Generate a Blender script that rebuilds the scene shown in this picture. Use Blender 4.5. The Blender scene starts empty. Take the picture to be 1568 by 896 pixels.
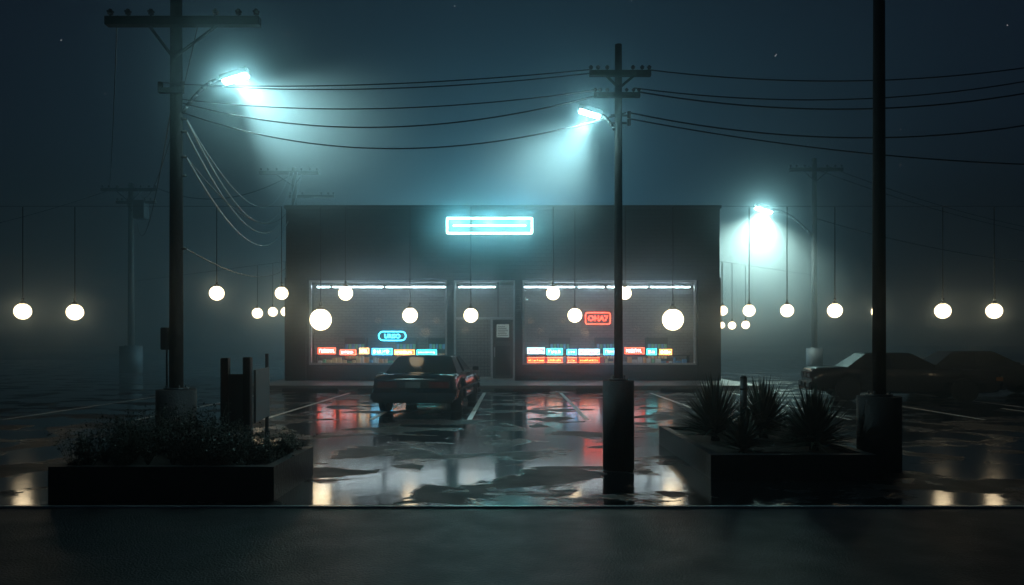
import bpy, bmesh, math, random
from mathutils import Vector, Matrix, Euler
R=math.radians
random.seed(7)
sc=bpy.context.scene
sc.view_settings.view_transform='Standard'
sc.view_settings.look='None'
sc.view_settings.exposure=0
COL=sc.collection

# ---------------------------------------------------------------- materials
def mat(name,color=(.05,.05,.05),rough=.6,metal=0.,noise=.25,nscale=6.,bump=0.,bscale=40.,emit=None,estr=0.,spec=.5):
    m=bpy.data.materials.new(name); m.use_nodes=True
    nt=m.node_tree; b=nt.nodes['Principled BSDF']
    b.inputs['Roughness'].default_value=rough
    b.inputs['Metallic'].default_value=metal
    b.inputs['Specular IOR Level'].default_value=spec
    tc=nt.nodes.new('ShaderNodeTexCoord')
    n=nt.nodes.new('ShaderNodeTexNoise'); n.inputs['Scale'].default_value=nscale; n.inputs['Detail'].default_value=5
    nt.links.new(tc.outputs['Object'],n.inputs['Vector'])
    mx=nt.nodes.new('ShaderNodeMix'); mx.data_type='RGBA'
    mx.inputs[6].default_value=(*[c*(1-noise) for c in color],1)
    mx.inputs[7].default_value=(*[min(1,c*(1+noise)) for c in color],1)
    nt.links.new(n.outputs['Fac'],mx.inputs[0]); nt.links.new(mx.outputs[2],b.inputs['Base Color'])
    if bump>0:
        n2=nt.nodes.new('ShaderNodeTexNoise'); n2.inputs['Scale'].default_value=bscale; n2.inputs['Detail'].default_value=4
        nt.links.new(tc.outputs['Object'],n2.inputs['Vector'])
        bp=nt.nodes.new('ShaderNodeBump'); bp.inputs['Strength'].default_value=bump; bp.inputs['Distance'].default_value=.02
        nt.links.new(n2.outputs['Fac'],bp.inputs['Height']); nt.links.new(bp.outputs['Normal'],b.inputs['Normal'])
    if emit:
        b.inputs['Emission Color'].default_value=(*emit,1); b.inputs['Emission Strength'].default_value=estr
    return m
def glow(name,color,s):
    m=bpy.data.materials.new(name); m.use_nodes=True; nt=m.node_tree
    nt.nodes.clear(); e=nt.nodes.new('ShaderNodeEmission'); o=nt.nodes.new('ShaderNodeOutputMaterial')
    e.inputs[0].default_value=(*color,1); e.inputs[1].default_value=s
    nt.links.new(e.outputs[0],o.inputs[0]); return m
def glass(name,tint=(.85,.93,.96),refl=.02):
    m=bpy.data.materials.new(name); m.use_nodes=True; nt=m.node_tree
    nt.nodes.clear(); o=nt.nodes.new('ShaderNodeOutputMaterial')
    t=nt.nodes.new('ShaderNodeBsdfTransparent'); t.inputs[0].default_value=(*tint,1)
    g=nt.nodes.new('ShaderNodeBsdfGlossy'); g.inputs['Roughness'].default_value=.03
    mx=nt.nodes.new('ShaderNodeMixShader'); mx.inputs[0].default_value=refl
    nt.links.new(t.outputs[0],mx.inputs[1]); nt.links.new(g.outputs[0],mx.inputs[2]); nt.links.new(mx.outputs[0],o.inputs[0]); return m

M_wood=mat('pole_wood',(.016,.014,.015),.8,nscale=3,bump=.6,bscale=25,spec=.2)
M_conc=mat('dark_concrete',(.017,.017,.021),.65,bump=.5,bscale=30,spec=.25)
M_conc2=mat('planter_concrete',(.02,.021,.025),.5,bump=.5,bscale=20,spec=.3)
M_walk=mat('sidewalk_concrete',(.13,.13,.14),.45,bump=.4,bscale=15)
M_metal=mat('dark_metal',(.04,.04,.045),.4,.6)
M_wire=mat('wire_rubber',(.012,.012,.014),.35)
M_wirel=mat('wire_metal',(.6,.65,.68),.35,.5)
M_paintw=mat('road_paint',(.7,.72,.73),.35,noise=.45,nscale=9)
M_lampg=glow('street_lamp_glow',(.5,1.,1.),150)
M_globe=glow('globe_glow',(1.,.82,.52),6)
M_frame=mat('window_frame',(.55,.57,.6),.4,.2)
M_dark=mat('dark_trim',(.016,.016,.02),.5,spec=.3)
M_glass=glass('shop_glass')
M_ins=mat('insulator_ceramic',(.06,.04,.035),.2)

# ---------------------------------------------------------------- mesh builder
class MB:
    def __init__(s): s.bm=bmesh.new(); s.mats=[]
    def mi(s,m):
        if m not in s.mats: s.mats.append(m)
        return s.mats.index(m)
    def box(s,c,size,m,rot=None,bev=0):
        i=s.mi(m); mt=Matrix.Translation(Vector(c))
        if rot: mt=mt@Euler(rot).to_matrix().to_4x4()
        mt=mt@Matrix.Diagonal((*size,1))
        if bev:
            r=bmesh.ops.create_cube(s.bm,size=1,matrix=mt)
            for f in set(f for v in r['verts'] for f in v.link_faces): f.material_index=i
            es=set(e for v in r['verts'] for e in v.link_edges)
            rb=bmesh.ops.bevel(s.bm,geom=list(es),offset=bev,segments=2,affect='EDGES')
            for f in rb['faces']: f.material_index=i
        else:
            vs=[s.bm.verts.new(mt@Vector((x,y,z))) for z in (-.5,.5) for x,y in ((-.5,-.5),(.5,-.5),(.5,.5),(-.5,.5))]
            for q in ((3,2,1,0),(4,5,6,7),(0,1,5,4),(1,2,6,5),(2,3,7,6),(3,0,4,7)):
                f=s.bm.faces.new([vs[k] for k in q]); f.material_index=i
    def bx(s,x0,x1,y0,y1,z0,z1,m,bev=0):
        s.box(((x0+x1)/2,(y0+y1)/2,(z0+z1)/2),(abs(x1-x0),abs(y1-y0),abs(z1-z0)),m,bev=bev)
    def cyl(s,a,b,r1,m,r2=None,n=12):
        a=Vector(a); b=Vector(b); r2=r1 if r2 is None else r2; i=s.mi(m)
        d=(b-a).normalized(); q=Vector((0,0,1)).rotation_difference(d).to_matrix()
        A=[];B=[]
        for k in range(n):
            t=2*math.pi*k/n; o=q@Vector((math.cos(t),math.sin(t),0))
            A.append(s.bm.verts.new(a+o*r1)); B.append(s.bm.verts.new(b+o*r2))
        for k in range(n):
            f=s.bm.faces.new((A[k],A[(k+1)%n],B[(k+1)%n],B[k])); f.material_index=i; f.smooth=True
        f=s.bm.faces.new(A[::-1]); f.material_index=i
        f=s.bm.faces.new(B); f.material_index=i
    def path(s,pts,r,m,n=8):
        for a,b in zip(pts[:-1],pts[1:]): s.cyl(a,b,r,m,n=n)
    def sph(s,c,r,m,u=20,v=12):
        i=s.mi(m); c=Vector(c); rows=[]
        for j in range(1,v):
            ph=math.pi*j/v
            rows.append([s.bm.verts.new(c+Vector((math.cos(2*math.pi*k/u)*math.sin(ph),math.sin(2*math.pi*k/u)*math.sin(ph),math.cos(ph)))*r) for k in range(u)])
        t=s.bm.verts.new(c+Vector((0,0,r))); b=s.bm.verts.new(c-Vector((0,0,r))); fs=[]
        for A,B in zip(rows[:-1],rows[1:]):
            for k in range(u): fs.append(s.bm.faces.new((A[k],B[k],B[(k+1)%u],A[(k+1)%u])))
        for k in range(u):
            fs.append(s.bm.faces.new((t,rows[0][k],rows[0][(k+1)%u]))); fs.append(s.bm.faces.new((b,rows[-1][(k+1)%u],rows[-1][k])))
        for f in fs: f.material_index=i; f.smooth=True
    def face(s,pts,m,smooth=False):
        vs=[s.bm.verts.new(p) for p in pts]; f=s.bm.faces.new(vs); f.material_index=s.mi(m); f.smooth=smooth; return f
    def done(s,name,parent=None,loc=None,rz=0,bevel=0):
        me=bpy.data.meshes.new(name); s.bm.normal_update(); s.bm.to_mesh(me); s.bm.free()
        for m in s.mats: me.materials.append(m)
        o=bpy.data.objects.new(name,me); COL.objects.link(o)
        if parent: o.parent=parent
        if loc: o.location=loc
        o.rotation_euler[2]=rz
        return o
def empty(name,loc=(0,0,0),rz=0):
    o=bpy.data.objects.new(name,None); COL.objects.link(o); o.location=loc; o.rotation_euler[2]=rz; o.empty_display_size=.3; return o

# ---------------------------------------------------------------- ground
def asphalt(name,base,puddle,rmin,rmax,thr,und=.05,dryspec=.3,prough=.12,bstr=.6,gs=90):
    m=bpy.data.materials.new(name); m.use_nodes=True; nt=m.node_tree; b=nt.nodes['Principled BSDF']
    N=nt.nodes.new; L=nt.links.new
    tc=N('ShaderNodeTexCoord')
    mp=N('ShaderNodeMapping'); L(tc.outputs['Object'],mp.inputs[0]); mp.inputs['Scale'].default_value=(.8,1.,1)
    n1=N('ShaderNodeTexNoise'); n1.inputs['Scale'].default_value=.85; n1.inputs['Detail'].default_value=8; n1.inputs['Roughness'].default_value=.62; n1.inputs['Distortion'].default_value=.4
    L(mp.outputs[0],n1.inputs['Vector'])
    cr=N('ShaderNodeValToRGB'); cr.color_ramp.elements[0].position=thr; cr.color_ramp.elements[1].position=thr+.04
    L(n1.outputs['Fac'],cr.inputs[0])
    n2=N('ShaderNodeTexNoise'); n2.inputs['Scale'].default_value=gs; n2.inputs['Detail'].default_value=3
    L(tc.outputs['Object'],n2.inputs['Vector'])
    n3=N('ShaderNodeTexNoise'); n3.inputs['Scale'].default_value=2.3; n3.inputs['Detail'].default_value=6
    L(tc.outputs['Object'],n3.inputs['Vector'])
    mr=N('ShaderNodeMapRange'); L(n3.outputs['Fac'],mr.inputs['Value']); mr.inputs['From Min'].default_value=.3; mr.inputs['From Max'].default_value=.7
    mr.inputs['To Min'].default_value=rmin; mr.inputs['To Max'].default_value=rmax
    mx=N('ShaderNodeMix'); mx.data_type='FLOAT'; L(cr.outputs[0],mx.inputs[0]); mx.inputs[2].default_value=prough; L(mr.outputs[0],mx.inputs[3])
    L(mx.outputs[0],b.inputs['Roughness'])
    mc=N('ShaderNodeMix'); mc.data_type='RGBA'; L(cr.outputs[0],mc.inputs[0]); mc.inputs[6].default_value=(*puddle,1)
    mc2=N('ShaderNodeMix'); mc2.data_type='RGBA'; L(n2.outputs['Fac'],mc2.inputs[0]); mc2.inputs[6].default_value=(*[c*.3 for c in base],1); mc2.inputs[7].default_value=(*[c*1.7 for c in base],1)
    L(mc2.outputs[2],mc.inputs[7]); L(mc.outputs[2],b.inputs['Base Color'])
    mu=N('ShaderNodeMath'); mu.operation='MULTIPLY'; L(n2.outputs['Fac'],mu.inputs[0]); L(cr.outputs[0],mu.inputs[1])
    bp=N('ShaderNodeBump'); bp.inputs['Strength'].default_value=bstr; bp.inputs['Distance'].default_value=.012; L(mu.outputs[0],bp.inputs['Height'])
    b2=N('ShaderNodeBump'); b2.inputs['Strength'].default_value=und; b2.inputs['Distance'].default_value=.03
    L(n3.outputs['Fac'],b2.inputs['Height']); L(bp.outputs[0],b2.inputs['Normal']); L(b2.outputs[0],b.inputs['Normal'])
    sl=N('ShaderNodeMix'); sl.data_type='FLOAT'; L(cr.outputs[0],sl.inputs[0]); sl.inputs[2].default_value=.65; sl.inputs[3].default_value=dryspec
    L(sl.outputs[0],b.inputs['Specular IOR Level'])
    return m
M_lot=asphalt('wet_parking_asphalt',(.014,.015,.018),(.006,.007,.009),.3,.5,.52,.07,.08,.12,1.)
M_road=asphalt('damp_road_asphalt',(.024,.026,.034),(.015,.015,.017),.3,.5,.2,.05,.2,.12,1.,55)
g=MB(); g.face([(-400,-60,-.004),(400,-60,-.004),(400,500,-.004),(-400,500,-.004)],M_road); g.done('ground')
g=MB(); g.face([(-60,7.6,0),(60,7.6,0),(60,75,0),(-60,75,0)],M_lot); g.done('parking_lot')
g=MB(); g.bx(-60,60,7.55,7.6,-.01,.012,mat('edge_strip',(.35,.4,.45),.3)); g.done('road_edge_strip')
g=MB()
for x in (-11,-8.1,-5.4,-3.05,-.92,1.62,4.6,7.3,10.2,13.2):
    g.face([(x-.055,16.2,.004),(x+.055,16.2,.004),(x+.055,25,.004),(x-.055,25,.004)],M_paintw)
for x in (-13.8,-16.6,-19.4,12.4,15.2):
    g.face([(x-.055,13.5,.0045),(x+.055,13.5,.0045),(x+.055,19,.0045),(x-.055,19,.0045)],M_paintw)
g.done('parking_line_markings')
g=MB(); g.bx(-9.6,8.9,26.7,37,0,.15,M_walk,bev=.02); g.done('sidewalk')
for x in (-6.8,-4.25,-2.0,.35,3.1,5.95):
    g=MB(); g.bx(-.95,.95,-.09,.09,.0,.13,M_conc,bev=.03); g.done('wheel_stop',loc=(x,25.35,0.003))
g=MB(); pts=[]
x=-1.2
rr=random.Random(3)
while x<4.8:
    pts.append((x,18.6+rr.uniform(-.05,.05)+.25*math.sin(x*1.3))); x+=.25
M_tar=mat('tar',(.01,.01,.01),.25)
for (a,b) in zip(pts[:-1],pts[1:]):
    g.face([(a[0],a[1]-.03,.007),(b[0],b[1]-.03,.007),(b[0],b[1]+.03,.007),(a[0],a[1]+.03,.007)],M_tar)
g.done('tar_crack')

# ---------------------------------------------------------------- building
YF=30.3
def brick(name,c1,c2,mort,sx=1.):
    m=bpy.data.materials.new(name); m.use_nodes=True; nt=m.node_tree; b=nt.nodes['Principled BSDF']; N=nt.nodes.new; L=nt.links.new
    tc=N('ShaderNodeTexCoord'); sp=N('ShaderNodeSeparateXYZ'); L(tc.outputs['Object'],sp.inputs[0])
    ad=N('ShaderNodeMath'); ad.operation='ADD'; L(sp.outputs[0],ad.inputs[0]); L(sp.outputs[1],ad.inputs[1])
    cb=N('ShaderNodeCombineXYZ'); L(ad.outputs[0],cb.inputs[0]); L(sp.outputs[2],cb.inputs[1])
    br=N('ShaderNodeTexBrick'); L(cb.outputs[0],br.inputs['Vector']); br.inputs['Scale'].default_value=1.*sx
    br.inputs['Color1'].default_value=(*c1,1); br.inputs['Color2'].default_value=(*c2,1); br.inputs['Mortar'].default_value=(*mort,1)
    br.inputs['Brick Width'].default_value=.42; br.inputs['Row Height'].default_value=.16; br.inputs['Mortar Size'].default_value=.014
    n=N('ShaderNodeTexNoise'); n.inputs['Scale'].default_value=.7; n.inputs['Detail'].default_value=6; L(tc.outputs['Object'],n.inputs['Vector'])
    mr=N('ShaderNodeMapRange'); L(n.outputs['Fac'],mr.inputs['Value']); mr.inputs['To Min'].default_value=.4; mr.inputs['To Max'].default_value=1.5
    mx=N('ShaderNodeMix'); mx.data_type='RGBA'; mx.blend_type='MULTIPLY'; mx.inputs[0].default_value=1; L(br.outputs['Color'],mx.inputs[6]); L(mr.outputs[0],mx.inputs[7])
    L(mx.outputs[2],b.inputs['Base Color']); b.inputs['Roughness'].default_value=.7; b.inputs['Specular IOR Level'].default_value=.2
    bp=N('ShaderNodeBump'); bp.invert=True; bp.inputs['Strength'].default_value=.6; bp.inputs['Distance'].default_value=.02; L(br.outputs['Fac'],bp.inputs['Height']); L(bp.outputs[0],b.inputs['Normal'])
    return m
M_brick=brick('painted_block_wall',(.013,.02,.034),(.02,.029,.044),(.006,.008,.013))
M_inwall=brick('interior_tile_wall',(.2,.2,.21),(.24,.24,.25),(.09,.09,.1),1.3)
M_infloor=mat('interior_floor',(.15,.14,.13),.3)
M_ceil=mat('interior_ceiling',(.2,.2,.2),.8)
shop=empty('convenience_store',(0,0,0))
x0,x1=-9.12,8.38; zt=7.1
w=MB()
T=.3
wl=(-8.2,-2.62); wd=(-2.35,.12); wr=(.42,7.45)
zh=4.2; zs=.78
yb=36.8
w.bx(x0,wl[0],YF,YF+T,.15,zh,M_brick)
w.bx(wl[1],wd[0],YF,YF+T,.15,zh,M_brick)
w.bx(wd[1],wr[0],YF,YF+T,.15,zh,M_brick)
w.bx(wr[1],x1,YF,YF+T,.15,zh,M_brick)
w.bx(wl[0],wl[1],YF,YF+T,.15,zs,M_brick)
w.bx(wr[0],wr[1],YF,YF+T,.15,zs,M_brick)
w.bx(x0,x1,YF,YF+T,zh,zt,M_brick)
w.bx(x0,x0+T,YF+T,yb,.15,zt,M_brick)
w.bx(x1-T,x1,YF+T,yb,.15,zt,M_brick)
w.bx(x0,x1,yb,yb+T,.15,zt,M_brick)
w.done('walls',shop)
w=MB(); w.bx(x0-.06,x1+.06,YF-.06,YF+.34,zt,zt+.12,M_dark); w.bx(x0-.06,x0+.34,YF+.34,yb+.35,zt,zt+.12,M_dark); w.bx(x1-.34,x1+.06,YF+.34,yb+.35,zt,zt+.12,M_dark)
w.bx(x0+.3,x1-.3,YF+.3,yb,6.6,6.7,M_dark); w.done('roof_and_parapet',shop)
w=MB(); w.bx(x0+T,x1-T,YF+T,yb,.15,.17,M_infloor); w.done('interior_floor',shop)
w=MB(); w.bx(x0+T,x1-T,YF+T,yb,4.25,4.3,M_ceil); w.done('interior_ceiling',shop)
w=MB(); w.bx(x0+T,x1-T,33.4,33.5,.17,4.25,M_inwall); w.done('interior_wall',shop)
w=MB(); w.bx(x0-.03,x0+.82,YF-.08,YF-.002,.15,zh+.1,M_brick); w.bx(x1-.86,x1+.03,YF-.08,YF-.002,.15,zh+.1,M_brick)
w.done('pilasters',shop)
def frame(a,b,z0,z1,y,t,m,mb,d=.12):
    mb.bx(a,b,y,y+d,z1-t,z1,m); mb.bx(a,b,y,y+d,z0,z0+t,m); mb.bx(a,a+t,y,y+d,z0+t,z1-t,m); mb.bx(b-t,b,y,y+d,z0+t,z1-t,m)
w=MB()
frame(wl[0],wl[1],zs,zh,YF+.05,.08,M_frame,w); frame(wr[0],wr[1],zs,zh,YF+.05,.08,M_frame,w)
frame(wd[0],wd[1],.15,zh,YF+.05,.08,M_frame,w)
w.bx(wd[0]+.08,wd[1]-.08,YF+.06,YF+.16,2.62,2.72,M_frame)
w.bx(-.86,-.78,YF+.06,YF+.16,.15,2.62,M_frame)
w.bx(-.6,-.52,YF+.06,YF+.16,2.72,zh-.08,M_dark)
w.done('window_frames',shop)
w=MB()
w.face([(wl[0]+.08,YF+.12,zs+.08),(wl[1]-.08,YF+.12,zs+.08),(wl[1]-.08,YF+.12,zh-.08),(wl[0]+.08,YF+.12,zh-.08)],M_glass)
w.face([(wr[0]+.08,YF+.12,zs+.08),(wr[1]-.08,YF+.12,zs+.08),(wr[1]-.08,YF+.12,zh-.08),(wr[0]+.08,YF+.12,zh-.08)],M_glass)
w.face([(wd[0]+.08,YF+.12,.23),(-.86,YF+.12,.23),(-.86,YF+.12,2.62),(wd[0]+.08,YF+.12,2.62)],M_glass)
w.face([(wd[0]+.08,YF+.11,2.72),(wd[1]-.08,YF+.11,2.72),(wd[1]-.08,YF+.11,zh-.08),(wd[0]+.08,YF+.11,zh-.08)],M_glass)
w.done('window_glass',shop)
M_door=mat('door_paint',(.06,.065,.075),.4); M_paper=mat('paper_notice',(.5,.52,.5),.6,emit=(.6,.8,.8),estr=.22)
w=MB(); w.bx(-.77,.03,YF+.07,YF+.12,.17,2.6,M_door)
w.bx(-.66,-.08,YF+.055,YF+.068,1.75,2.5,M_dark); w.bx(-.62,-.12,YF+.04,YF+.05,1.9,2.42,M_paper)
for k in range(6): w.bx(-.58,-.16-.06*(k%3),YF+.035,YF+.039,1.96+k*.07,1.985+k*.07,M_door)
w.bx(-.66,-.08,YF+.06,YF+.068,.35,1.55,M_dark); w.cyl((-.7,YF+.0,1.1),(-.7,YF+.0,1.5),.018,M_frame); w.bx(-.71,-.69,YF,YF+.07,1.12,1.14,M_frame); w.bx(-.71,-.69,YF,YF+.07,1.46,1.48,M_frame)
w.done('entrance_door',shop)
w=MB()
def grid(a,b,z0,z1,st,y):
    x=a
    while x<b: w.bx(x,x+.012,y,y+.012,z0,z1,M_dark); x+=st
    z=z0
    while z<z1: w.bx(a,b,y-.013,y-.001,z,z+.012,M_dark); z+=st
grid(wd[0]+.1,-.9,.3,2.6,.14,YF+.25)
w.done('security_grille',shop)
M_tube=glow('fluorescent_glow',(.75,.93,1.),34)
w=MB()
for a,b in [(-8.05,-7.55),(-7.4,-5.35),(-5.2,-2.75),(-2.2,-.7),(.5,2.6),(2.75,3.8),(3.95,5.6),(5.75,7.35)]:
    w.bx(a,b,YF+.75,YF+.8,3.96,4.0,M_tube); w.bx(a,b,YF+.7,YF+.85,4.004,4.06,M_frame)
w.done('fluorescent_tubes',shop)
pal=[((1,.08,.03),12),((.06,.55,1),12),((1,.33,.07),10),((.45,.85,1),8),((1,.5,.17),8),((.05,.8,.85),10),((1,.12,.06),12)]
GM=[glow('lit_panel_%d'%i,c,s) for i,(c,s) in enumerate(pal)]
GD=[glow('lit_panel_dim_%d'%i,c,s*.15) for i,(c,s) in enumerate(pal)]
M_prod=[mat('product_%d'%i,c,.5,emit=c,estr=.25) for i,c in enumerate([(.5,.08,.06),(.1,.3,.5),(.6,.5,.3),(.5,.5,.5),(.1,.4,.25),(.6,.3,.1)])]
def shelf(a,b,name,seq,two):
    w=MB(); w.bx(a,b,YF+.45,YF+1.,.17,.8,M_dark); w.bx(a,b,YF+.5,YF+.95,1.14,1.17,M_dark)
    for xx in (a+.02,b-.05): w.bx(xx,xx+.03,YF+.5,YF+.95,.8,1.14,M_dark)
    x=a+.08; k=0; rr=random.Random(5)
    while x<b-.8:
        ww=rr.uniform(.5,.85); h=rr.uniform(.2,.27); i=seq[k%len(seq)]; z=1.18+rr.choice((0,0,.04))
        if k%4==2: ww=.4
        w.bx(x,x+ww,YF+.56,YF+.62,z,z+h,GD[i]); 
        t=.02; yy=YF+.545
        w.bx(x,x+ww,yy,yy+.013,z+h-t,z+h,GM[i]); w.bx(x,x+ww,yy,yy+.013,z,z+t,GM[i]); w.bx(x,x+t,yy,yy+.013,z+t,z+h-t,GM[i]); w.bx(x+ww-t,x+ww,yy,yy+.013,z+t,z+h-t,GM[i])
        xx=x+.06
        while xx<x+ww-.1:
            lw=rr.uniform(.03,.07); 
            w.bx(xx,xx+.014,yy,yy+.012,z+.06,z+h-.06,GM[3 if i!=3 else 0]); w.bx(xx+.016,xx+lw,yy,yy+.012,z+rr.choice((.06,h/2,h-.08)),z+rr.choice((.075,h/2+.015,h-.06))+.006,GM[3]); xx+=lw+.02
        if two and k<4:
            j=[0,6,6,0][k]
            w.bx(x,x+ww,YF+.46,YF+.52,.86,1.08,GD[j]); w.bx(x,x+ww,YF+.445,YF+.458,.86,.885,GM[j]); w.bx(x,x+ww,YF+.445,YF+.458,1.055,1.08,GM[j])
            for q in range(int(ww/.07)-1): w.bx(x+.05+q*.07,x+.05+q*.07+rr.uniform(.01,.045),YF+.445,YF+.457,.92,.92+rr.uniform(.03,.1),GM[2])
        x+=ww+rr.uniform(.08,.25); k+=1
    x=a+.06
    while x<b-.15:
        ww=rr.uniform(.07,.2); h=rr.uniform(.1,.3)
        w.bx(x,x+ww,YF+.6,YF+.8,.802,.802+h,rr.choice(M_prod)); x+=ww+rr.uniform(.01,.07)
    w.done(name,shop)
shelf(-8.05,-2.75,'display_shelf_a',[0,6,4,1,2,5,4,3],False)
shelf(.55,7.3,'display_shelf_b',[3,5,1,3,1,0,5,2],True)
w=MB()
for xx in (-7.2,-5,-3.6,1.6,3.6,5.8):
    w.bx(xx,xx+.9,32.3,32.8,.17,1.9,M_dark)
    for z in (.6,1.,1.4): 
        for q in range(6): w.bx(xx+.05+q*.14,xx+.15+q*.14,32.2,32.29,z,z+.22,M_prod[(q*3+int(z*5))%6])
w.done('interior_shelving',shop)
def tube_rect(w,cx,cz,hw,hh,y,r,m,rd=.05):
    pts=[]
    for (sx,sz,a0) in ((1,1,0),(-1,1,90),(-1,-1,180),(1,-1,270)):
        for k in range(4):
            a=R(a0+k*30); pts.append((cx+sx*(hw-rd)+rd*math.cos(a)*1.,y,cz+sz*(hh-rd)+rd*math.sin(a)))
    pts.append(pts[0]); w.path(pts,r,m,6)
M_signg=glow('neon_cyan_white',(.5,1.,.82),14)
sg=empty('neon_sign_panel'); sg.parent=shop
w=MB(); tube_rect(w,-.9,6.37,1.7,.3,YF-.2,.036,M_signg,.03); w.cyl((-2.36,YF-.2,6.37),(.56,YF-.2,6.37),.03,M_signg)
w.done('sign_tubes',sg)
w=MB(); w.bx(-2.66,.86,YF-.06,YF-.004,6.02,6.72,mat('sign_backing',(.05,.065,.065),.5))
for xx in (-2.4,-.9,.6): w.cyl((xx,YF-.06,6.37),(xx,YF-.2,6.37),.012,M_metal)
w.done('sign_backing',sg)
M_red=glow('neon_red',(1,.06,.03),10); M_cy=glow('neon_cyan',(.06,.7,1),9)
def text(s,cx,cz,size,m,parent,name,y):
    c=bpy.data.curves.new(name,'FONT'); c.body=s; c.size=size; c.align_x='CENTER'; c.align_y='CENTER'; c.extrude=.003; c.fill_mode='NONE'; c.bevel_depth=.008
    c.materials.append(m); o=bpy.data.objects.new(name,c); COL.objects.link(o); o.location=(cx,y,cz); o.rotation_euler=(R(90),0,0); o.parent=parent
nr=empty('neon_window_sign_red'); nr.parent=shop
w=MB(); tube_rect(w,3.5,2.67,.5,.23,YF+.3,.02,M_red,.08); w.done('tube_border',nr); text('OHA7',3.5,2.66,.3,M_red,nr,'tube_letters',YF+.3)
nc=empty('neon_window_sign_cyan'); nc.parent=shop
w=MB(); tube_rect(w,-4.88,1.95,.55,.18,YF+.3,.02,M_cy,.17); w.done('tube_border',nc); text('URISO',-4.88,1.94,.23,M_cy,nc,'tube_letters',YF+.3)

# ---------------------------------------------------------------- utility poles
def lamp_arm(w,p0,p1,head,size,dirx):
    p0=Vector(p0); p1=Vector(p1); pts=[]
    for k in range(9):
        t=k/8; p=p0.lerp(p1,t); p.z=p0.z+(p1.z-p0.z)*math.sin(t*math.pi/2); pts.append(p)
    w.path(pts,.03*size,M_metal)
    hx=dirx; ro=(0,-.3*hx if hx>0 else .3,0)
    w.box(head,(.46*size,.2*size,.09*size),M_metal,rot=ro,bev=.015*size)
    hv=Vector(head)
    w.box(hv-Vector((-.012*hx*size,0,.058*size)),(.38*size,.16*size,.03*size),M_lampg,rot=ro)
def pole(name,x,y,top,r,base_r,base_h,arms):
    w=MB()
    w.cyl((0,0,max(0,base_h-.02)),(0,0,top),r*1.12,M_wood,r*.88,n=16)
    if base_h>0:
        w.cyl((0,0,0),(0,0,base_h),base_r,M_conc,n=28)
        w.cyl((0,0,base_h),(0,0,base_h+.03),base_r*.62,M_metal,n=20)
        for a in range(4): w.cyl((base_r*.5*math.cos(a*1.57+.7),base_r*.5*math.sin(a*1.57+.7),base_h),(base_r*.5*math.cos(a*1.57+.7),base_r*.5*math.sin(a*1.57+.7),base_h+.07),.015,M_metal,n=6)
    for (z,hl,t,ox,brace) in arms:
        w.bx(ox-hl,ox+hl,-r-t,-r,z-t/2,z+t/2,M_wood)
        if brace:
            w.cyl((ox-hl*.45,-r-t*.5,z-t*.4),(0,-r,z-hl*.45),.012+.1*t,M_metal,n=6); w.cyl((ox+hl*.45,-r-t*.5,z-t*.4),(0,-r,z-hl*.45),.012+.1*t,M_metal,n=6)
        for k in (-.95,-.72,-.42,.42,.72,.95):
            xx=ox+k*hl
            w.cyl((xx,-r-t*.5,z+t/2),(xx,-r-t*.5,z+t*1.0),t*.13,M_metal,n=6)
            w.cyl((xx,-r-t*.5,z+t*.9),(xx,-r-t*.5,z+t*1.5),t*.33,M_ins,t*.2,n=10)
            w.cyl((xx,-r-t*.5,z+t*1.15),(xx,-r-t*.5,z+t*1.25),t*.42,M_ins,n=10)
    return w
def spot(name,loc,target,energy,size,parent,color=(.5,.93,.97),blend=1,rad=.08):
    l=bpy.data.lights.new(name,'SPOT'); l.energy=energy; l.spot_size=R(size); l.spot_blend=blend; l.color=color; l.shadow_soft_size=rad
    o=bpy.data.objects.new(name,l); COL.objects.link(o); o.parent=parent; o.location=loc
    o.rotation_euler=(Vector(target)-Vector(loc)).to_track_quat('-Z','Y').to_euler()
w=pole('',0,0,8.6,.095,.3,.92,[(6.68,1.2,.13,.18,True),(8.0,1.0,.12,0,True)])
w.bx(-.2,-.1,-.12,.06,1.55,1.9,M_metal,bev=.01); w.cyl((-.15,0,.9),(-.15,0,1.55),.015,M_metal)
w.bx(-.22,.16,-.14,-.08,5.58,5.66,M_wood); w.cyl((-.2,-.11,5.6),(-.2,-.11,5.75),.04,M_ins); w.cyl((.14,-.11,5.66),(.14,-.11,5.76),.035,M_ins)
for z in (5.2,5.0,4.6,4.3,3.15): w.cyl((.06,-.02,z),(.17,-.02,z),.02,M_ins)
lamp_arm(w,(.09,0,5.3),(.72,0,5.84),(.93,0,5.9),1.,1)
P=w.done('utility_pole',loc=(-5.32,11.9,0))
spot('lamp_light',(.97,0,5.76),(2.9,.9,4.5),1400,110,P)
w=pole('',0,0,5.58,.052,.205,1.16,[(5.17,.4,.07,.01,True),(4.89,.3,.06,-.03,False)])
for z in (4.65,4.55): w.cyl((-.1,0,z),(.16,0,z),.015,M_metal); w.cyl((.14,0,z-.03),(.14,0,z+.05),.025,M_ins)
lamp_arm(w,(-.05,0,4.46),(-.25,0,4.66),(-.37,0,4.71),.72,-1)
P=w.done('utility_pole',loc=(1.4,9.88,0))
spot('lamp_light',(-.38,0,4.61),(-1.5,1.3,3.3),950,105,P)
w=pole('',0,0,8.4,.075,.27,.96,[(7.4,1.0,.11,0,True)])
w.done('utility_pole',loc=(4.79,9.8,0))
w=pole('',0,0,11.,.13,.4,1.4,[(10.4,1.35,.16,0,True)])
lamp_arm(w,(-.1,0,7.1),(-2.1,0,8.4),(-2.55,0,8.5),2.1,-1)
P=w.done('utility_pole',loc=(15.3,38,0))
spot('lamp_light',(-2.6,0,8.25),(-3.6,.6,2.),14500,150,P,color=(.6,.97,.92))
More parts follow.
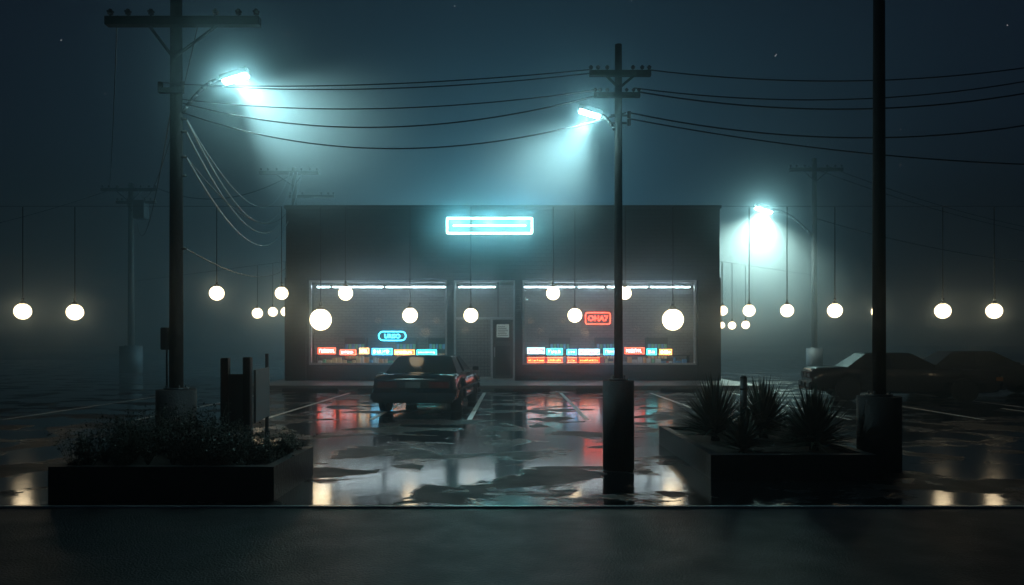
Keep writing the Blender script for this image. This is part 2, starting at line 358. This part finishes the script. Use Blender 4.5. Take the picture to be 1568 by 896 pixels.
w=pole('',0,0,10.6,.16,.6,1.5,[(10.2,1.55,.16,0,True),(9.5,1.1,.15,.4,True)])
w.bx(.3,.9,-.4,.2,8.6,9.6,M_metal)
w.done('utility_pole',loc=(-21.3,42,0))
w=pole('',0,0,10.6,.14,.2,0.0,[(10.3,1.5,.16,-.2,True),(9.1,1.15,.14,.95,False)])
w.done('utility_pole',loc=(-11.1,38.3,0))
w=pole('',0,0,7.4,.08,.27,.96,[(5.9,.8,.1,0,True)])
w.done('utility_pole',loc=(10.2,10.6,0))
for x,y,z,e,colr in ((-7.6,46,6.2,15000,(.35,.85,1)),(-.6,47,8.2,9500,(.15,.62,1)),):  # unseen lamps added behind the store to make the fog glow around it
    w=MB(); w.cyl((0,0,0),(0,0,z),.1,M_metal,.07); w.cyl((0,0,0),(0,0,.8),.3,M_conc); lamp_arm(w,(0,0,z-.5),(1.,0,z),(1.3,0,z+.05),1.8,1)
    P=w.done('unseen_back_lamp',loc=(x,y,0))
    l=bpy.data.lights.new('lamp_light','POINT'); l.energy=e; l.color=colr; l.shadow_soft_size=.15
    o=bpy.data.objects.new('lamp_light',l); COL.objects.link(o); o.parent=P; o.location=(1.35,0,z-.3)

# ---------------------------------------------------------------- wires
def wires(name,specs,m=M_wire):
    c=bpy.data.curves.new(name,'CURVE'); c.dimensions='3D'; c.bevel_resolution=1; c.materials.append(m)
    c.bevel_depth=1.
    for a,b,sag,r in specs:
        a=Vector(a); b=Vector(b); s=c.splines.new('POLY'); n=29; s.points.add(n-1)
        for k in range(n):
            t=k/(n-1); p=a.lerp(b,t); p.z-=sag*4*t*(1-t); s.points[k].co=(*p,1); s.points[k].radius=r
    o=bpy.data.objects.new(name,c); COL.objects.link(o); return o
r=.0085
wires('power_line',[
 ((-5.2,11.8,5.72),(1.02,9.85,5.24),.1,r),((-5.5,11.8,5.75),(1.10,9.85,5.2),.16,r),((-5.2,11.85,5.5),(1.15,9.85,4.98),.2,r),
 ((-5.2,11.88,5.45),(1.12,9.85,4.9),.4,r*1.2),((-5.2,11.88,5.3),(1.5,9.86,4.68),.52,r*1.2)])
wires('power_line',[
 ((1.78,9.85,5.24),(9.4,10.5,5.95),.35,r),((1.6,9.85,5.0),(9.7,10.5,5.95),.45,r),((1.65,9.85,4.95),(9.7,10.5,5.8),.5,r*1.2),
 ((1.54,9.86,4.68),(10.2,10.6,5.5),.6,r*1.2),((1.54,9.86,4.6),(10.2,10.6,4.2),.25,r*1.1)])
wires('service_wire',[((-5.16,11.9,5.2),(-11.3,38.2,10.4),1.6,.015),((-5.16,11.9,5.2),(-11.1,38.2,10.4),2.1,.015),((-5.16,11.9,5.0),(-10.9,38.2,10.4),2.3,.015),((-5.16,11.9,4.6),(-10.7,38.2,10.3),2.4,.015)],M_wirel)
wires('service_wire',[((-5.16,11.9,4.6),(-9.1,30.3,6.9),.7,.011),((-5.16,11.9,3.15),(-9.1,30.3,4.7),.4,.011)])
wires('power_line',[((-4.9,11.8,6.8),(-21,42,10.5),1.6,.01),((-6.2,11.8,6.8),(-22.6,42,10.5),1.2,.01),((-5.3,11.8,5.7),(-21,42,8.5),1.5,.01),((-22,42,10.4),(-60,60,10),1.5,.02),((-20,42,10.4),(-11,38.3,10.4),1,.02)])
wires('power_line',[((15,38,10.6),(60,60,10),2,.02),((16,38,10.6),(60,62,11),2,.02),((15.3,38,8),(45,45,7),1.5,.02)])

# ---------------------------------------------------------------- hanging globe lamps
def globe(x,y,z,r,ztop):
    w=MB(); w.sph((0,0,0),r,M_globe,16,10); w.cyl((0,0,r*.93),(0,0,r*1.25),r*.38,M_metal,r*.3,n=14); w.cyl((0,0,r*1.25),(0,0,r*1.7),r*.16,M_metal,n=10)
    w.cyl((0,0,r*1.6),(0,0,ztop-z),.012,M_wire,n=6); w.done('hanging_globe_lamp',loc=(x,y,z))
row=[(-12.38,2.46,.2),(-11.06,2.44,.2),(-7.47,2.92,.18),(-5.83,2.92,.16),(-4.84,2.25,.27),(-4.21,2.92,.18),(-2.58,2.36,.19),(-1.04,2.36,.18),(1.04,2.92,.17),(1.59,2.36,.18),(2.86,2.92,.16),(4.07,2.25,.27),(6.0,2.48,.15),(6.96,2.48,.16),(8.17,2.48,.18),(9.26,2.45,.16),(10.9,2.47,.19),(12.2,2.47,.19)]
for x,z,rr_ in row: globe(x,19,z,rr_,5.1)
for x,y,z,q in [(-10.0,31.4,2.97,.19),(-10.95,32.3,2.95,.22),(-9.3,30.8,2.95,.18)]: globe(x,y,z,q,5.)
for x,y,z,q in [(8.68,30.95,3.0,.2),(9.2,31.4,2.4,.16),(10.08,32.4,2.45,.17),(8.6,30.8,2.4,.13)]: globe(x,y,z,q,5.)
wires('lamp_string_cable',[((-14.5,19,5.12),(14.5,19,5.12),0,.005)])
wires('lamp_string_cable',[((-9.1,30.7,5.02),(-21.3,42,5.1),.0,.006)])
wires('lamp_string_cable',[((8.4,30.7,5.02),(15.3,38,5.1),.0,.006)])
for x in (-14.5,14.5):
    w=MB(); w.cyl((0,0,0),(0,0,5.2),.05,M_metal); w.cyl((0,0,0),(0,0,.3),.15,M_conc); w.cyl((0,0,5.2),(0,0,5.26),.07,M_metal,.02); w.done('cable_post',loc=(x,19,0))

# ---------------------------------------------------------------- cars
def car(loc,rz,paint,sx=1.,sz=1.):
    root=empty('parked_car',loc,rz)
    Mp=mat('car_paint',paint,.16,0.,noise=.1,spec=.22)
    Mg=mat('car_window_glass',(.004,.005,.006),.1,spec=.25); Mch=mat('car_chrome',(.035,.038,.045),.2,.6); Mbl=mat('car_black',(.005,.005,.005),.5,spec=.15); Mrd=mat('tail_light_lens',(.07,.008,.006),.2,spec=.25); Mty=mat('tyre_rubber',(.008,.008,.008),.7,spec=.2); Mwh=mat('headlight_lens',(.3,.32,.35),.1)
    st=[(-2.5,.86,.40,.80),(-2.46,.93,.30,.90),(-2.3,.96,.26,.935),(-1.6,.98,.24,.95),(-.6,.99,.22,.95),(.6,.99,.22,.94),(1.4,.98,.24,.92),(2.2,.95,.26,.88),(2.42,.92,.30,.84),(2.5,.86,.38,.76)]
    bm=bmesh.new(); rings=[]
    for (y,hw,zb,zt_) in st:
        half=[(0,zb),(hw*.86,zb),(hw*.97,zb+.10),(hw,zb+(zt_-zb)*.52),(hw*.975,zb+(zt_-zb)*.62),(hw*.95,zt_-.05),(hw*.89,zt_-.006),(hw*.5,zt_+.012),(0,zt_+.018)]
        ring=half+[(-a,c) for a,c in half[-2:0:-1]]
        rings.append([bm.verts.new((a,y,c)) for a,c in ring])
    n=len(rings[0])
    for A,B in zip(rings[:-1],rings[1:]):
        for k in range(n): 
            f=bm.faces.new((A[k],A[(k+1)%n],B[(k+1)%n],B[k])); f.smooth=True
    bm.faces.new(rings[0]); bm.faces.new(rings[-1][::-1]); bmesh.ops.recalc_face_normals(bm,faces=bm.faces)
    me=bpy.data.meshes.new('body'); bm.to_mesh(me); bm.free(); me.materials.append(Mp); me.materials.append(Mbl)
    body=bpy.data.objects.new('body',me); COL.objects.link(body)
    cut=MB()
    for y in (-1.5,1.55):
        for s in (-1,1): cut.cyl((s*.68,y,.34),(s*1.2,y,.34),.39,Mbl,n=32)
    bmesh.ops.recalc_face_normals(cut.bm,faces=cut.bm.faces)
    co=cut.done('cut'); mod=body.modifiers.new('b','BOOLEAN'); mod.object=co; mod.operation='DIFFERENCE'; mod.solver='EXACT'
    dg=bpy.context.evaluated_depsgraph_get(); me2=bpy.data.meshes.new_from_object(body.evaluated_get(dg)); body.modifiers.clear(); body.data=me2
    bpy.data.objects.remove(co)
    body.parent=root
    bm=bmesh.new()
    bot=[(-.86,-1.55,.94),(.86,-1.55,.94),(.88,1.0,.93),(-.88,1.0,.93)]
    mid=[(-.66,-1.02,1.335),(.66,-1.02,1.335),(.67,.25,1.345),(-.67,.25,1.345)]
    vb=[bm.verts.new(p) for p in bot]; vt=[bm.verts.new(p) for p in mid]
    sides=[]
    for k in range(4): sides.append(bm.faces.new((vb[k],vb[(k+1)%4],vt[(k+1)%4],vt[k])))
    top=bm.faces.new(vt)
    bmesh.ops.inset_individual(bm,faces=sides,thickness=.055,depth=-.012)
    for f in sides: f.material_index=1
    bmesh.ops.inset_individual(bm,faces=[top],thickness=.1,depth=.03)
    bmesh.ops.recalc_face_normals(bm,faces=bm.faces)
    me=bpy.data.meshes.new('cabin'); bm.to_mesh(me); bm.free(); me.materials.append(Mp); me.materials.append(Mg)
    o=bpy.data.objects.new('cabin',me); COL.objects.link(o); o.parent=root; bv=o.modifiers.new('b','BEVEL'); bv.width=.02; bv.segments=3
    w=MB()
    for s in (-1,1):
        w.box((s*.775,-.315,1.14),(.03,.09,.4),Mp,rot=(0,-s*.49,0))
        w.box((s*.995,0,.58),(.02,4.3,.05),Mch)
        w.box((s*.93,0,.948),(.02,3.9,.012),Mch)
        w.box((s*1.03,.75,.99),(.16,.09,.11),Mp,bev=.02)
        for y in (-.28,.72,-1.15): w.box((s*.985,y,.68),(.012,.012,.46),Mbl)
        for y in (-.45,.5): w.box((s*.99,y,.78),(.03,.16,.03),Mch)
    w.box((0,-2.53,.44),(1.9,.12,.17),Mch,bev=.03); w.box((0,-2.53,.33),(1.8,.1,.07),Mbl)
    w.box((0,-2.5,.71),(1.66,.04,.17),Mbl); 
    for s in (-1,1):
        w.box((s*.58,-2.52,.71),(.44,.03,.13),Mrd,bev=.01); w.box((s*.58,-2.54,.71),(.44,.012,.012),Mch)
        w.box((s*.3,-2.60,.44),(.05,.03,.12),Mbl)
    w.box((0,-2.525,.71),(.34,.02,.14),mat('plate',(.05,.05,.048),.5)); w.box((0,-2.515,.81),(1.7,.03,.015),Mch)
    w.box((0,2.53,.44),(1.9,.12,.17),Mch,bev=.03); w.box((0,2.5,.66),(1.0,.05,.16),Mbl)
    for q in range(9): w.box((-.44+q*.11,2.53,.66),(.012,.02,.15),Mch)
    for s in (-1,1): w.box((s*.68,2.49,.66),(.32,.06,.15),Mwh,bev=.01); w.box((s*.93,2.4,.66),(.03,.16,.1),mat('marker',(.3,.12,.03),.2))
    w.box((0,1.02,.935),(1.5,.1,.012),Mbl)
    w.cyl((-.6,-2.5,.27),(-.6,-2.62,.27),.03,Mch)
    w.box((0,0,.3),(1.4,2.3,.16),Mbl)
    w.done('trim',root)
    for y in (-1.5,1.55):
        for s in (-1,1):
            w=MB(); a=s*.74; b_=s*.95
            w.cyl((a,y,.33),(b_,y,.33),.33,Mty,n=36); w.cyl((b_,y,.33),(b_+s*.012,y,.33),.3,Mty,.28,n=36)
            w.cyl((b_+s*.005,y,.33),(b_+s*.02,y,.33),.2,Mch,.18,n=24); w.cyl((b_+s*.02,y,.33),(b_+s*.04,y,.33),.07,Mbl,n=12)
            for q in range(8):
                aa=q*math.pi/4; w.cyl((b_+s*.02,y+.13*math.cos(aa),.33+.13*math.sin(aa)),(b_+s*.024,y+.13*math.cos(aa),.33+.13*math.sin(aa)),.025,Mbl,n=8)
            w.done('wheel',root)
    root.scale=(sx,1,sz)
    return root
car((-2.1,19.75,.003),R(-4),(.004,.005,.007),1.03,.98)
car((11.35,22.2,.003),R(-102),(.01,.011,.014),1.,1.0)
car((15.1,24.4,.003),R(-100),(.01,.011,.014),1.,1.02)

# ---------------------------------------------------------------- planters
def planter(xa,xb,ya,yb_,h,t=.11):
    w=MB()
    w.bx(xa,xb,ya,ya+t,0,h,M_conc2); w.bx(xa,xb,yb_-t,yb_,0,h,M_conc2); w.bx(xa,xa+t,ya+t,yb_-t,0,h,M_conc2); w.bx(xb-t,xb,ya+t,yb_-t,0,h,M_conc2)
    w.bx(xa+t,xb-t,ya+t,yb_-t,0,h-.06,mat('soil',(.02,.015,.012),.9,bump=1,bscale=30))
    return w.done('planter_box')
planter(-4.85,-2.49,7.85,9.4,.36)
planter(2.41,4.42,9.1,12.3,.30)
M_leaf=mat('shrub_leaf',(.035,.05,.035),.5,noise=.5,nscale=4)
M_bud=mat('shrub_bud',(.10,.09,.07),.6)
def shrub():
    rr=random.Random(11); w=MB()
    clumps=[]
    for k in range(75):
        x=rr.uniform(-4.75,-2.65); y=rr.uniform(7.98,9.3); t=(x+4.75)/2.1
        hh=.16+.32*math.sin(math.pi*min(1,max(0,t*.9+.12)))+rr.uniform(-.07,.13)
        clumps.append((x,y,hh))
    for (cx,cy,hh) in clumps:
        for s in range(16):
            a=rr.uniform(0,6.28); l=hh*rr.uniform(.6,1.15); sp=rr.uniform(.05,.26)
            p0=Vector((cx,cy,.28)); p1=p0+Vector((math.cos(a)*sp,math.sin(a)*sp,l))
            w.cyl(p0,p1,.004,M_leaf,.0015,n=3)
            for q in range(13):
                t=rr.uniform(.25,1.05); p=p0.lerp(p1,t)+Vector((rr.gauss(0,.025),rr.gauss(0,.025),rr.gauss(0,.015)))
                d=Vector((rr.gauss(0,1),rr.gauss(0,1),rr.gauss(.3,.7))).normalized(); e=d.cross(Vector((rr.gauss(0,1),rr.gauss(0,1),rr.gauss(0,1)))).normalized()
                L_=rr.uniform(.02,.045); W=L_*.28
                w.face([p,p+d*L_*.5+e*W,p+d*L_,p+d*L_*.5-e*W],M_leaf)
            if rr.random()<.3: w.sph(p1,.008,M_bud,5,4)
    w.done('shrub')
shrub()
M_yuc=mat('yucca_leaf',(.03,.042,.032),.45,noise=.4,spec=.3)
def yucca(x,y,z,Lmax,n,seed):
    rr=random.Random(seed); w=MB()
    w.cyl((0,0,-.05),(0,0,.14),.07,M_wood,.05)
    for k in range(n):
        a=rr.uniform(0,6.283); el=R(rr.uniform(3,86)); L_=Lmax*rr.uniform(.75,1.08); W=rr.uniform(.02,.032)
        dirv=Vector((math.cos(a)*math.cos(el),math.sin(a)*math.cos(el),math.sin(el))); side=Vector((-math.sin(a),math.cos(a),0)); up=side.cross(dirv)*-1
        if up.z<0: up=-up
        base=Vector((0,0,.05+rr.uniform(0,.12))); prev=None; droop=rr.uniform(.02,.16)*math.cos(el)
        for i in range(6):
            t=i/5; p=base+dirv*L_*t-Vector((0,0,droop*L_*t*t*1.6)); ww=W*(.7+1.2*t if t<.3 else 1.06*(1-t)/.7)+.0006
            c=[p+side*ww+up*ww*.35,p,p-side*ww+up*ww*.35]
            vs=[w.bm.verts.new(q) for q in c]
            if prev:
                mi=w.mi(M_yuc)
                for j in (0,1): f=w.bm.faces.new((prev[j],prev[j+1],vs[j+1],vs[j])); f.material_index=mi; f.smooth=True
            prev=vs
    w.done('yucca_plant',loc=(x,y,z))
yucca(2.95,10.9,.24,.86,320,1); yucca(3.75,11.2,.24,.82,280,2); yucca(4.0,9.95,.22,.78,340,3); yucca(2.98,9.7,.2,.45,140,4)
w=MB(); w.cyl((0,0,0),(0,0,1.15),.05,M_metal,n=16); w.cyl((0,0,1.15),(0,0,1.19),.052,M_metal,.03,n=16); w.cyl((0,0,.98),(0,0,1.02),.054,M_conc,n=16); w.done('bollard',loc=(3.33,10.8,0))
w=MB(); Mb=mat('board_paint',(.04,.045,.05),.5)
w.bx(-3.79,-3.69,9.75,9.85,0,1.46,M_dark,bev=.008); w.bx(-3.50,-3.40,9.75,9.85,0,1.47,M_dark,bev=.008)
w.bx(-3.685,-3.505,9.78,9.82,.5,1.25,Mb)
w.box((-3.47,10.42,.95),(.03,1.1,.7),Mb,rot=(0,0,R(9))); w.bx(-3.60,-3.56,10.95,10.99,0,1.5,M_dark)
w.done('notice_board')

# ---------------------------------------------------------------- sign light
for xx in (-2.2,-.9,.4):
    l=bpy.data.lights.new('sign_light','POINT'); l.energy=95; l.color=(.15,.8,1); l.shadow_soft_size=.15
    o=bpy.data.objects.new('sign_light',l); COL.objects.link(o); o.parent=sg; o.location=(xx,YF-.6,6.45)

# ---------------------------------------------------------------- fog
fm=bpy.data.materials.new('night_fog'); fm.use_nodes=True; nt=fm.node_tree; nt.nodes.clear()
v=nt.nodes.new('ShaderNodeVolumeScatter'); v.inputs['Density'].default_value=.0042; v.inputs['Anisotropy'].default_value=.1; v.inputs['Color'].default_value=(.2,.72,1,1)
v2=nt.nodes.new('ShaderNodeVolumeScatter'); v2.inputs['Density'].default_value=.010; v2.inputs['Anisotropy'].default_value=.96; v2.inputs['Color'].default_value=(.9,.95,1,1)
ad=nt.nodes.new('ShaderNodeAddShader'); nt.links.new(v.outputs[0],ad.inputs[0]); nt.links.new(v2.outputs[0],ad.inputs[1])
o_=nt.nodes.new('ShaderNodeOutputMaterial'); nt.links.new(ad.outputs[0],o_.inputs['Volume'])
g=MB(); g.bx(-110,110,-25,160,-.5,32,fm); g.done('fog')
def glow_mist(loc,rx,ry,rz_,dens,pw=1.6):  # extra ellipsoid of denser mist, added around a lamp to build up its glow
    m=bpy.data.materials.new('lamp_glow_mist'); m.use_nodes=True; nt=m.node_tree; nt.nodes.clear(); N=nt.nodes.new; L=nt.links.new
    tc=N('ShaderNodeTexCoord'); ln=N('ShaderNodeVectorMath'); ln.operation='LENGTH'; L(tc.outputs['Object'],ln.inputs[0])
    mr=N('ShaderNodeMapRange'); mr.interpolation_type='SMOOTHSTEP'; L(ln.outputs['Value'],mr.inputs['Value']); mr.inputs['From Min'].default_value=1.; mr.inputs['From Max'].default_value=0.; mr.inputs['To Min'].default_value=0; mr.inputs['To Max'].default_value=1
    p=N('ShaderNodeMath'); p.operation='POWER'; L(mr.outputs[0],p.inputs[0]); p.inputs[1].default_value=pw
    ml=N('ShaderNodeMath'); ml.operation='MULTIPLY'; L(p.outputs[0],ml.inputs[0]); ml.inputs[1].default_value=dens
    v=N('ShaderNodeVolumeScatter'); v.inputs['Anisotropy'].default_value=.2; v.inputs['Color'].default_value=(.85,.97,1,1); L(ml.outputs[0],v.inputs['Density'])
    o=N('ShaderNodeOutputMaterial'); L(v.outputs[0],o.inputs['Volume'])
    g=MB(); g.sph((0,0,0),1.02,m,20,14); ob=g.done('glow_mist',loc=loc); ob.scale=(rx,ry,rz_)
glow_mist((-3.7,12.2,5.3),3.2,2.6,2.4,.12)
glow_mist((.5,10.6,4.2),1.9,1.8,1.7,.19)
glow_mist((12.0,37.8,6.0),8.5,6.,6.4,.05)

# ---------------------------------------------------------------- world
wd_=bpy.data.worlds.new('World'); sc.world=wd_; wd_.use_nodes=True; nt=wd_.node_tree; bg=nt.nodes['Background']
tc=nt.nodes.new('ShaderNodeTexCoord'); sp=nt.nodes.new('ShaderNodeSeparateXYZ'); nt.links.new(tc.outputs['Generated'],sp.inputs[0])
cr=nt.nodes.new('ShaderNodeValToRGB'); nt.links.new(sp.outputs[2],cr.inputs[0])
e=cr.color_ramp.elements; e[0].position=0; e[0].color=(.003,.009,.015,1); e[1].position=.6; e[1].color=(.003,.002,.006,1)
k=e.new(.22); k.color=(.003,.005,.015,1)
nt.links.new(cr.outputs[0],bg.inputs[0]); bg.inputs[1].default_value=1.
vo=nt.nodes.new('ShaderNodeTexVoronoi'); vo.inputs['Scale'].default_value=45; nt.links.new(tc.outputs['Generated'],vo.inputs['Vector'])
lt=nt.nodes.new('ShaderNodeMath'); lt.operation='LESS_THAN'; nt.links.new(vo.outputs['Distance'],lt.inputs[0]); lt.inputs[1].default_value=.034
bg2=nt.nodes.new('ShaderNodeBackground'); bg2.inputs[0].default_value=(.7,.85,1,1)
ms=nt.nodes.new('ShaderNodeMath'); ms.operation='MULTIPLY'; nt.links.new(lt.outputs[0],ms.inputs[0]); ms.inputs[1].default_value=.7
nt.links.new(ms.outputs[0],bg2.inputs[1])
aw=nt.nodes.new('ShaderNodeAddShader'); nt.links.new(bg.outputs[0],aw.inputs[0]); nt.links.new(bg2.outputs[0],aw.inputs[1])
nt.links.new(aw.outputs[0],nt.nodes['World Output'].inputs[0])

# ---------------------------------------------------------------- camera
cd=bpy.data.cameras.new('Camera'); cam=bpy.data.objects.new('Camera',cd); COL.objects.link(cam); sc.camera=cam
cam.location=(0,0,1.65); cam.rotation_euler=(R(90),0,0); cd.sensor_width=36; cd.lens=26.4; cd.shift_y=.0497; cd.clip_end=1000
